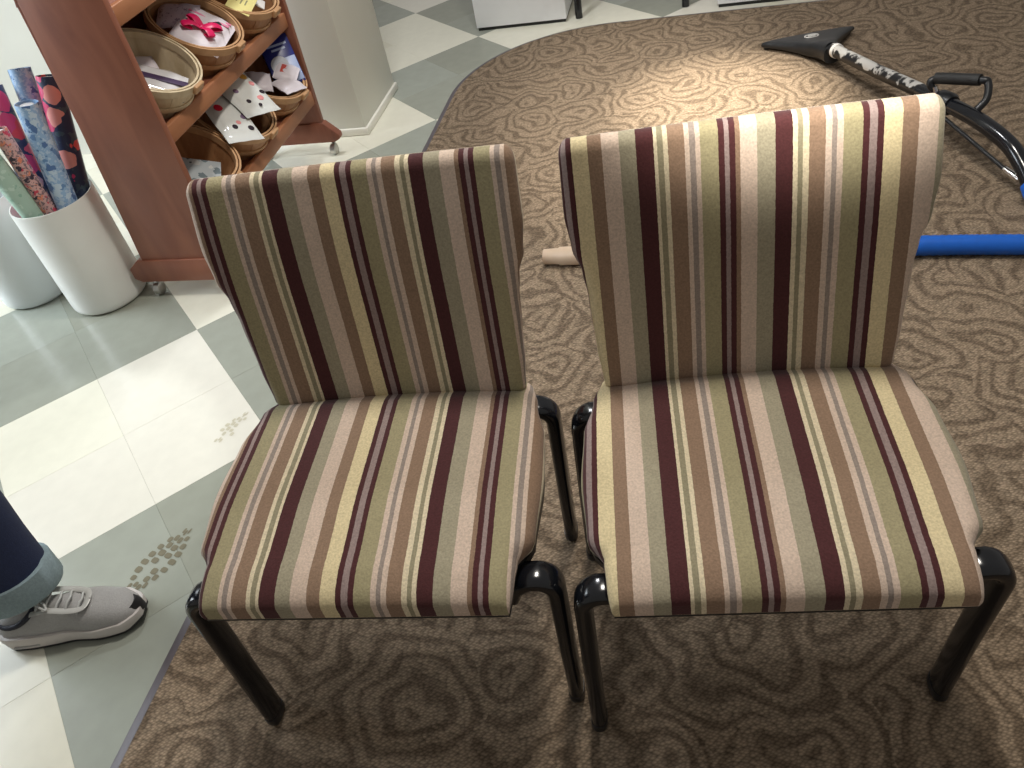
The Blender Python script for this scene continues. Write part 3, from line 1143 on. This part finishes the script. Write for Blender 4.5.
# ------------------------------------------------------------------ white plinths and table legs at the back
def plinth(label, a, width, depth, h, legs=False):
    p = Vector(a)
    c = p + e1 * width / 2 + e2 * depth / 2
    t = empty('display_plinth', (c.x, c.y, 0.0), colrz)
    tag(t, label, 'plinth', 'white plinths')
    box('body', (width, depth, h - .015), (0, 0, .015 + (h - .015) / 2), 'white_lacquer', t, .002)
    box('toe_board', (width - .012, depth - .012, .015), (0, 0, .0078), 'dark_gap', t, 0)
    box('top_cap', (width + .004, depth + .004, .018), (0, 0, h + .009), 'white_lacquer', t, .002)
    return t


plinth('white display plinth at the top, left of the black table leg', (.208, 4.005), .435, .42, .85)
plinth('white display plinth at the carpet edge, right of the table legs', (1.262, 3.628), .60, .42, .85)
t = empty('display_table', (.98, 4.0, 0), colrz)
tag(t, 'black-legged display table between the two white plinths', 'table')
for sx in (-1, 1):
    for sy in (-1, 1):
        tube('leg', [(sx * .245, sy * .20, .001), (sx * .245, sy * .20, .35), (sx * .245, sy * .20, .80)], .017, 'black_enamel', t, ns=14)
box('table_top', (.55, .46, .03), (0, 0, .815), 'white_lacquer', t, .004)

# ------------------------------------------------------------------ carpet wand with floor head
MAT['worn_tape'] = None
m, nt, p = new_mat('worn_silver_paint')
tc = node(nt, 'ShaderNodeTexCoord')
nz = node(nt, 'ShaderNodeTexNoise')
nz.inputs['Scale'].default_value = 30
nz.inputs['Detail'].default_value = 6
nt.links.new(tc.outputs['Object'], nz.inputs['Vector'])
cr = node(nt, 'ShaderNodeValToRGB')
cr.color_ramp.elements[0].position = .62
cr.color_ramp.elements[0].color = (0.01, 0.01, 0.012, 1)
cr.color_ramp.elements[1].position = .68
cr.color_ramp.elements[1].color = srgb(196, 194, 190)
ge = node(nt, 'ShaderNodeNewGeometry')
sx_ = node(nt, 'ShaderNodeSeparateXYZ')
nt.links.new(ge.outputs['Normal'], sx_.inputs[0])
ma = node(nt, 'ShaderNodeMath', operation='MULTIPLY_ADD')     # paint survives on the upper side
ma.inputs[1].default_value = .22
nt.links.new(sx_.outputs['Z'], ma.inputs[0])
nt.links.new(nz.outputs['Fac'], ma.inputs[2])
nt.links.new(ma.outputs[0], cr.inputs['Fac'])
nt.links.new(cr.outputs['Color'], p.inputs['Base Color'])
p.inputs['Roughness'].default_value = .35
MAT['worn_tape'] = m
wd = empty('carpet_wand', (1.42, 2.98, CZ))
tag(wd, 'black carpet cleaning wand with triangular floor head and loop handle', 'cleaning wand')
# floor head: delta shaped shell, wide edge away from the tube
hx = Vector((0.33, -0.03, 0)).normalized()
hy = Vector((-hx.y, hx.x, 0))
# outline from lip to neck (x along the lip, y towards the lip)
rings = []
for k in range(13):
    s = k / 12
    y = .075 - .27 * s
    hw = .158 * (1 - s) ** 1.9 + .028 + .004 * s
    if k == 0:
        hw -= .004
    hgt = .030 + .035 * min(1, s * 1.4)
    zc = .006 + hgt / 2 + .030 * max(0, s - .55)
    ring = []
    for j in range(20):
        a = 2 * PI * j / 20
        cx, cz = math.cos(a), math.sin(a)
        ex = 0.55 if s < .7 else 0.8
        X = hw * math.copysign(abs(cx) ** ex, cx)
        Z = hgt / 2 * math.copysign(abs(cz) ** ex, cz)
        ring.append(hx * X + hy * y + Vector((0, 0, zc + Z)))
    rings.append(ring)
hd = loft('floor_head', rings, 'black_plastic', wd)
o = box('suction_lip', (.335, .022, .020), hy * .082 + Vector((0, 0, .0105)), 'black_rubber', wd, .004, rot=(0, 0, math.atan2(hx.y, hx.x)))
bad = empty('badge', hy * .005 + hx * -.01 + Vector((0, 0, .0)))
bad.parent = hd
pts = [hx * (.026 * math.cos(2 * PI * k / 24)) + hy * (.014 * math.sin(2 * PI * k / 24)) + Vector((0, 0, .0515 + .0)) for k in range(24)]
tube('badge_ring', pts, .0022, 'paper_white', bad, ns=6, loop=True)
tube('badge_bar', [hx * -.014 + Vector((0, 0, .052)), hx * .014 + Vector((0, 0, .052))], .003, 'paper_white', bad, ns=6)
wo = wd.location
Wp = lambda x, y, z: Vector((x, y, z)) - wo
neck = Wp(1.40, 2.80, .075)
tube('neck', [hy * -.17 + Vector((0, 0, .058)), neck + Vector((0, .03, -.004)), neck], [.030, .025, .023], 'black_plastic', wd, ns=18)
tube('collar', [Wp(1.4035, 2.77, .078), Wp(1.405, 2.755, .079)], .025, 'paper_white', wd, ns=20)
tube('worn_tube', [Wp(1.401, 2.79, .076), Wp(1.425, 2.5, .096), Wp(1.447, 2.25, .118)], .0215, 'worn_tape', wd, ns=20)
main = smooth_path([Wp(1.444, 2.27, .116), Wp(1.450, 2.13, .130), Wp(1.458, 1.99, .138), Wp(1.472, 1.87, .122), Wp(1.478, 1.80, .090), Wp(1.476, 1.74, .055)], 6)
tube('bent_tube', main, .0225, 'black_enamel', wd, ns=20)
tube('clamp', [Wp(1.446, 2.175, .126), Wp(1.448, 2.165, .127), Wp(1.450, 2.125, .131), Wp(1.451, 2.115, .131)], [.028, .033, .033, .028], 'black_plastic', wd, ns=20)
tube('clamp_screw', [Wp(1.43, 2.17, .155), Wp(1.425, 2.175, .172)], .007, 'chrome', wd, ns=10)
hdl = smooth_path([Wp(1.435, 2.175, .150), Wp(1.418, 2.190, .178), Wp(1.44, 2.18, .192), Wp(1.50, 2.08, .212), Wp(1.512, 2.062, .208), Wp(1.500, 2.035, .175), Wp(1.475, 2.030, .150)], 6)
tube('loop_handle', hdl, .0105, 'black_plastic', wd, ns=14)
tube('handle_grip', [Wp(1.434, 2.19, .190), Wp(1.466, 2.137, .201), Wp(1.500, 2.08, .212)], .0165, 'black_rubber', wd, ns=16)
tube('supply_line', [Wp(1.438, 2.12, .095), Wp(1.452, 1.97, .075), Wp(1.466, 1.845, .056)], .006, 'black_plastic', wd, ns=10)
tube('brass_fitting', [Wp(1.466, 1.845, .056), Wp(1.470, 1.815, .052), Wp(1.474, 1.79, .050)], [.009, .011, .008], 'chrome', wd, ns=12)
tube('hose_tail', smooth_path([Wp(1.476, 1.745, .058), Wp(1.477, 1.69, .036), Wp(1.55, 1.63, .029), Wp(1.80, 1.61, .028), Wp(2.3, 1.58, .028)], 6), .026, 'hose_blue', wd, ns=18)

# ------------------------------------------------------------------ blue hose on the carpet behind the chair
hs = empty('vacuum_hose', (.16, 1.957, CZ))
tag(hs, 'blue vacuum hose with a beige end cuff lying behind the chair', 'hose')
ho = hs.location
hr = .0265
A = Vector((.290, 1.914, hr + CZ)) - ho
Bp = [A, Vector((.68, 1.778, hr + CZ)) - ho, Vector((1.113, 1.625, hr + CZ)) - ho, Vector((1.33, 1.540, hr + CZ)) - ho, Vector((1.75, 1.36, hr + CZ)) - ho, Vector((2.3, 1.30, hr + CZ)) - ho]
path = smooth_path(Bp, 30)
rad = [hr if i % 2 else hr - .0012 for i in range(len(path))]
tube('corrugated_hose', path, rad, 'hose_blue', hs, ns=22)
dc = (Vector((.16, 1.957, 0)) - Vector((.25, 1.928, 0))).normalized()
c0 = A - dc * .02
tube('end_cuff', [c0, c0 + dc * .001, c0 + dc * .10, c0 + dc * .102, c0 + dc * .145, c0 + dc * .147, c0 + dc * .13], [.024, .0275, .0265, .0235, .022, .018, .017], 'cuff', hs, ns=22)

# ------------------------------------------------------------------ muddy shoe prints on the tiles


def footprint(label, ctr, ang, mat, n_rows, sc=1.0):
    vs, fs = [], []
    rnd = random.Random(label)
    for i in range(n_rows):
        s = i / (n_rows - 1)
        w_ = .042 * math.sin(PI * (0.18 + .72 * s)) * sc
        ncol = 4
        for j in range(ncol):
            if rnd.random() < .10:
                continue
            cx = (j - (ncol - 1) / 2) / (ncol / 2) * w_
            cy = (s - .5) * .15 * sc + .003 * (1 if j % 2 else -1)
            a, b = w_ * 2 / ncol * (.40 + .1 * rnd.random()), .15 * sc / n_rows * (.36 + .1 * rnd.random())
            k0 = len(vs)
            m_ = 8
            for q in range(m_):
                t_ = 2 * PI * q / m_
                vs.append((cx + a * math.copysign(abs(math.cos(t_)) ** .6, math.cos(t_)), cy + b * math.copysign(abs(math.sin(t_)) ** .6, math.sin(t_)) + cx * .25, 0))
            fs.append(tuple(range(k0, k0 + m_)))
    o = add_obj('shoe_print', mesh_from('shoe_print', vs, fs), mat, None, (ctr[0], ctr[1], .0007), (0, 0, ang), smooth=False)
    return tag(o, label, 'shoe print', 'muddy shoe prints')


footprint('muddy tread print on the sage tile between shoe and chair', (-.838, 1.175), R(-35), 'stain', 8)
footprint('faint dusty tread print on the white tile near the chair back', (-.722, 1.555), R(-35), 'stain_pale', 6, .62)

# ------------------------------------------------------------------ standing person, only a foot and shin in view
MAT['skin'] = plain('skin', srgb(206, 160, 134), .5, var=.05)
MAT['denim'] = plain('dark_denim', srgb(32, 42, 72), .9, var=.15, scale=220, bump=.3, bscale=400)
MAT['denim_cuff'] = plain('denim_inside', srgb(134, 152, 158), .9, var=.12, scale=220, bump=.3, bscale=400)
MAT['shirt'] = plain('charcoal_knit', srgb(64, 66, 72), .9, var=.1, scale=200)
MAT['hair'] = plain('brown_hair', srgb(66, 46, 34), .6, var=.2, scale=80)
MAT['shoe_grey'] = plain('grey_mesh_upper', srgb(166, 165, 164), .7, var=.08, scale=260, bump=.4, bscale=420)
MAT['shoe_silver'] = plain('silver_overlay', srgb(188, 188, 184), .3, var=.04)
MAT['shoe_lace'] = plain('pale_lace', srgb(196, 198, 196), .6)
MAT['sole_white'] = plain('white_midsole', srgb(206, 200, 196), .5, var=.03)
MAT['sole_dark'] = plain('dark_outsole', srgb(34, 34, 36), .6)
MAT['collar_navy'] = plain('navy_collar', srgb(28, 30, 44), .7)


def catmull(pts, x):
    return interp(pts, x)


def make_shoe(parent, loc, rz):
    s = empty('sneaker', loc, rz)
    s.parent = parent
    # x: heel 0 -> toe .285 ; half width and centreline
    HW = [(0, .020), (.02, .033), (.07, .036), (.13, .035), (.20, .047), (.245, .043), (.270, .033), (.282, .022), (.288, .013)]
    CY = [(0, 0), (.1, .0), (.2, .006), (.288, .002)]
    TOPZ = [(0, .066), (.012, .084), (.05, .092), (.085, .098), (.12, .110), (.16, .099), (.20, .082), (.245, .070), (.275, .056), (.288, .042)]
    SOLE = [(0, .042), (.06, .040), (.12, .035), (.2, .030), (.26, .033), (.288, .036)]
    GR = [(0, .008), (.03, .0005), (.22, .0005), (.26, .006), (.288, .016)]
    xs = [0, .004, .012, .022] + [.03 + .0105 * k for k in range(23)] + [.278, .284, .288]
    rings, sole, out = [], [], []
    for x in xs:
        hw, cy, tz, sz, gz = [interp(q, x) for q in (HW, CY, TOPZ, SOLE, GR)]
        ring = []
        ns = 24
        for j in range(ns):
            a = 2 * PI * j / ns
            c, d = math.cos(a), math.sin(a)
            narrow = 1.0
            if d > 0 and x < .19:
                narrow = 1 - .42 * d * min(1, (.19 - x) / .08) * (1 if x > .03 else .6)
            ring.append(Vector((x, cy + hw * narrow * math.copysign(abs(c) ** .75, c), sz - .004 + (tz - sz) * (max(d, 0) ** .8) - (.006 * max(-d, 0)))))
        rings.append(ring)
        hs_ = hw + .005
        xx = x - .004 if x < .1 else x + .003
        sole.append([Vector((xx, cy + hs_ * u, z)) for u, z in ((-.93, gz + .005), (.93, gz + .005), (1.0, gz + .012), (1.02, sz - .003), (.97, sz + .003), (-.97, sz + .003), (-1.02, sz - .003), (-1, gz + .012))])
        out.append([Vector((xx, cy + hs_ * .96 * u, z)) for u, z in ((-.98, gz), (.98, gz), (1, gz + .006), (-1, gz + .006))])
    up_ = loft('upper', rings, 'shoe_grey', s)
    loft('midsole', sole, 'sole_white', s)
    loft('outsole', out, 'sole_dark', s)
    # toe bumper
    tb = []
    for k in range(9):
        u_ = -1 + 2 * k / 8
        py = .003 + u_ * .021
        px = .2945 - .020 * u_ * u_
        h_ = .030 * (1 - .55 * u_ * u_)
        tb.append([Vector((px - .012, py, .030)), Vector((px + .001, py, .026)), Vector((px, py, .032 + h_ * .5)), Vector((px - .007, py, .035 + h_ * .75)), Vector((px - .016, py, .030 + h_ * .6))])
    o = loft('toe_bumper', tb, 'sole_dark', s)
    # collar edge
    pts = []
    for k in range(28):
        a = 2 * PI * k / 28
        x = .052 + .046 * math.cos(a)
        y = .027 * math.sin(a)
        pts.append((x, y, .083 + .012 * math.cos(a) - .012 * (math.sin(a) ** 2)))
    tube('collar_edge', pts, .0055, 'collar_navy', s, ns=8, loop=True)
    # eyestay overlays and laces
    for sy in (-1, 1):
        pts = smooth_path([(.100, sy * .026, .100), (.135, sy * .025, .102), (.170, sy * .026, .091), (.196, sy * .020, .084), (.203, 0, .0845)], 5)
        tube('eyestay', pts, .0022, 'shoe_silver', s, ns=8, rad2=.0065, fixed=(0, 0, 1))
    for k in range(5):
        x = .112 + .0185 * k
        z = interp(TOPZ, x) + .0015
        pts = smooth_path([(x - .002, -.027, z - .012), (x + .003, -.014, z - .001), (x + .008, 0, z + .002), (x + .004, .014, z - .001), (x - .001, .027, z - .012)], 4)
        tube('lace', pts, .0024, 'shoe_lace', s, ns=7)
    for sy in (-1, 1):
        pts = smooth_path([(.110, 0, .112), (.118, sy * .018, .118), (.140, sy * .030, .110), (.132, sy * .016, .115), (.110, 0, .113)], 5)
        tube('lace_bow', pts, .0022, 'shoe_lace', s, ns=7)
    # side slit window in the midsole heel
    for sy in (-1, 1):
        box('sole_slit', (.055, .004, .006), (.052, sy * .0402, .018), 'shoe_grey', s, .0015)
    return s


per = empty('person', (-1.15, 1.0, 0.0))
tag(per, 'person in dark cuffed jeans and grey sneaker at the left edge', 'person')
po = per.location
Q = lambda x, y, z: Vector((x, y, z)) - po
# two legs: ankle, knee, hip
legs = [((-1.050, 1.072, .122), (-1.078, 1.138, .50), (-1.24, 1.05, .93)), ((-1.42, .80, .10), (-1.40, .83, .50), (-1.30, .90, .93))]
shoes = [((-1.128, 1.048, .0015), R(-3)), ((-1.49, .79, .0015), R(8))]
for lc, rz in shoes:
    make_shoe(per, Vector(lc) - po, rz)
for (an, kn, hp) in legs:
    an, kn, hp = Vector(an), Vector(kn), Vector(hp)
    path = smooth_path([an + Vector((0, 0, .015)), an.lerp(kn, .25), an.lerp(kn, .6), kn, kn.lerp(hp, .5), hp], 5)
    rr = [(0, .073), (5, .074), (10, .080), (15, .078), (20, .090), (25, .105)]
    rad = [interp(rr, i) for i in range(len(path))]
    tube('jeans_leg', [p - po for p in path], rad, 'denim', per, ns=28, rad2=[r * .92 for r in rad])
    d = (kn - an).normalized()
    cpath = [an + d * z for z in (.010, -.002, -.006, .0, .05, .056, .050)]
    crad = [.070, .074, .080, .083, .083, .079, .076]
    tube('jeans_cuff', [p - po for p in cpath], crad, 'denim_cuff', per, ns=28, rad2=[r * .92 for r in crad])
# pelvis of the jeans
tube('jeans_seat', [Q(-1.27, .975, .84), Q(-1.27, .975, .92), Q(-1.275, .975, 1.0), Q(-1.28, .975, 1.05)], [.10, .135, .14, .135], 'denim', per, ns=28, rad2=[.13, .175, .17, .155])
# body (head, neck, arms, ankles): one skinned mesh
bmv = [Q(-1.27, .975, 1.0), Q(-1.27, .975, 1.25), Q(-1.27, .975, 1.42), Q(-1.265, .975, 1.50), Q(-1.25, .975, 1.60), Q(-1.245, .975, 1.69),
       Q(-1.27, .79, 1.40), Q(-1.29, .72, 1.13), Q(-1.20, .72, .92), Q(-1.17, .725, .85),
       Q(-1.27, 1.16, 1.40), Q(-1.29, 1.23, 1.13), Q(-1.20, 1.23, .92), Q(-1.17, 1.225, .85)]
bed = [(0, 1), (1, 2), (2, 3), (3, 4), (4, 5), (2, 6), (6, 7), (7, 8), (8, 9), (2, 10), (10, 11), (11, 12), (12, 13)]
brd = [.11, .12, .10, .052, .078, .070, .050, .042, .030, .028, .050, .042, .030, .028]
n0 = len(bmv)
for hb, sy in ((9, -1), (13, 1)):
    b0 = bmv[hb]
    for fx, fy, l_ in ((.028, 0, .085), (.010, 0, .095), (-.008, 0, .09), (-.024, 0, .07), (.034, -sy * .01, .05)):
        i0 = len(bmv)
        bmv.append(b0 + Vector((fx, fy, -.03)))
        bmv.append(b0 + Vector((fx * 1.15 + .012, fy - sy * .008, -.03 - l_ * .55)))
        bmv.append(b0 + Vector((fx * 1.1 + .016, fy - sy * .025, -.03 - l_)))
        brd += [.010, .009, .008]
        bed += [(hb, i0), (i0, i0 + 1), (i0 + 1, i0 + 2)]
for (an, kn, hp) in legs:
    a = Vector(an) - po
    k = Vector(kn) - po
    h_ = Vector(hp) - po
    i0 = len(bmv)
    bmv += [h_, k, a + Vector((0, 0, .02)), a + Vector((-.012, 0, -.045))]
    brd += [.08, .055, .037, .034]
    bed += [(0, i0), (i0, i0 + 1), (i0 + 1, i0 + 2), (i0 + 2, i0 + 3)]
me = bpy.data.meshes.new('body')
me.from_pydata([tuple(v) for v in bmv], bed, [])
bo = add_obj('body', me, 'skin', per, smooth=False)
sk = bo.modifiers.new('skin', 'SKIN')
sk.use_smooth_shade = True
for i, v in enumerate(me.skin_vertices[0].data):
    v.radius = (brd[i], brd[i])
    v.use_root = (i == 0)
ss = bo.modifiers.new('sub', 'SUBSURF')
ss.levels = ss.render_levels = 2
# shirt, hair, face
tube('shirt', [Q(-1.28, .975, .97), Q(-1.275, .975, 1.10), Q(-1.27, .975, 1.28), Q(-1.27, .975, 1.40), Q(-1.27, .975, 1.47)], [.145, .14, .145, .12, .07], 'shirt', per, ns=28, rad2=[.18, .175, .20, .20, .08])
for sy in (-1, 1):
    tube('sleeve', smooth_path([Q(-1.27, .975 + sy * .14, 1.42), Q(-1.27, .975 + sy * .195, 1.38), Q(-1.29, .975 + sy * .255, 1.13), Q(-1.21, .975 + sy * .255, .94)], 5), [.075] * 3 + [.070] * 5 + [.056] * 4 + [.050] * 4, 'shirt', per, ns=18)
rings = []
for k in range(12):
    a = PI * (k + .3) / 12.6
    rings.append([Q(-1.262, .975, 1.655) + Vector((.098 * math.sin(a) * math.cos(2 * PI * j / 24), .088 * math.sin(a) * math.sin(2 * PI * j / 24), .115 * math.cos(a) + (0 if math.cos(2 * PI * j / 24) < .3 else .055 * (1 - math.cos(a)) * 1.0))) for j in range(24)])
loft('hair', rings, 'hair', per)
for sy in (-1, 1):
    lathe('eye', [(.001, -.006), (.011, -.002), (.011, .002), (.001, .006)], 'paper_white', per, 12, loc=Q(-1.168, .975 + sy * .032, 1.61), rot=(0, PI / 2, 0))
    lathe('ear', [(.002, -.008), (.024, -.006), (.028, .004), (.002, .008)], 'skin', per, 14, loc=Q(-1.25, .975 + sy * .086, 1.60), rot=(PI / 2, 0, 0))
tube('nose', [Q(-1.172, .975, 1.615), Q(-1.152, .975, 1.585), Q(-1.165, .975, 1.575)], [.008, .014, .009], 'skin', per, ns=10)
tube('mouth', [Q(-1.173, .953, 1.548), Q(-1.164, .975, 1.546), Q(-1.173, .997, 1.548)], .005, 'red_print', per, ns=8)
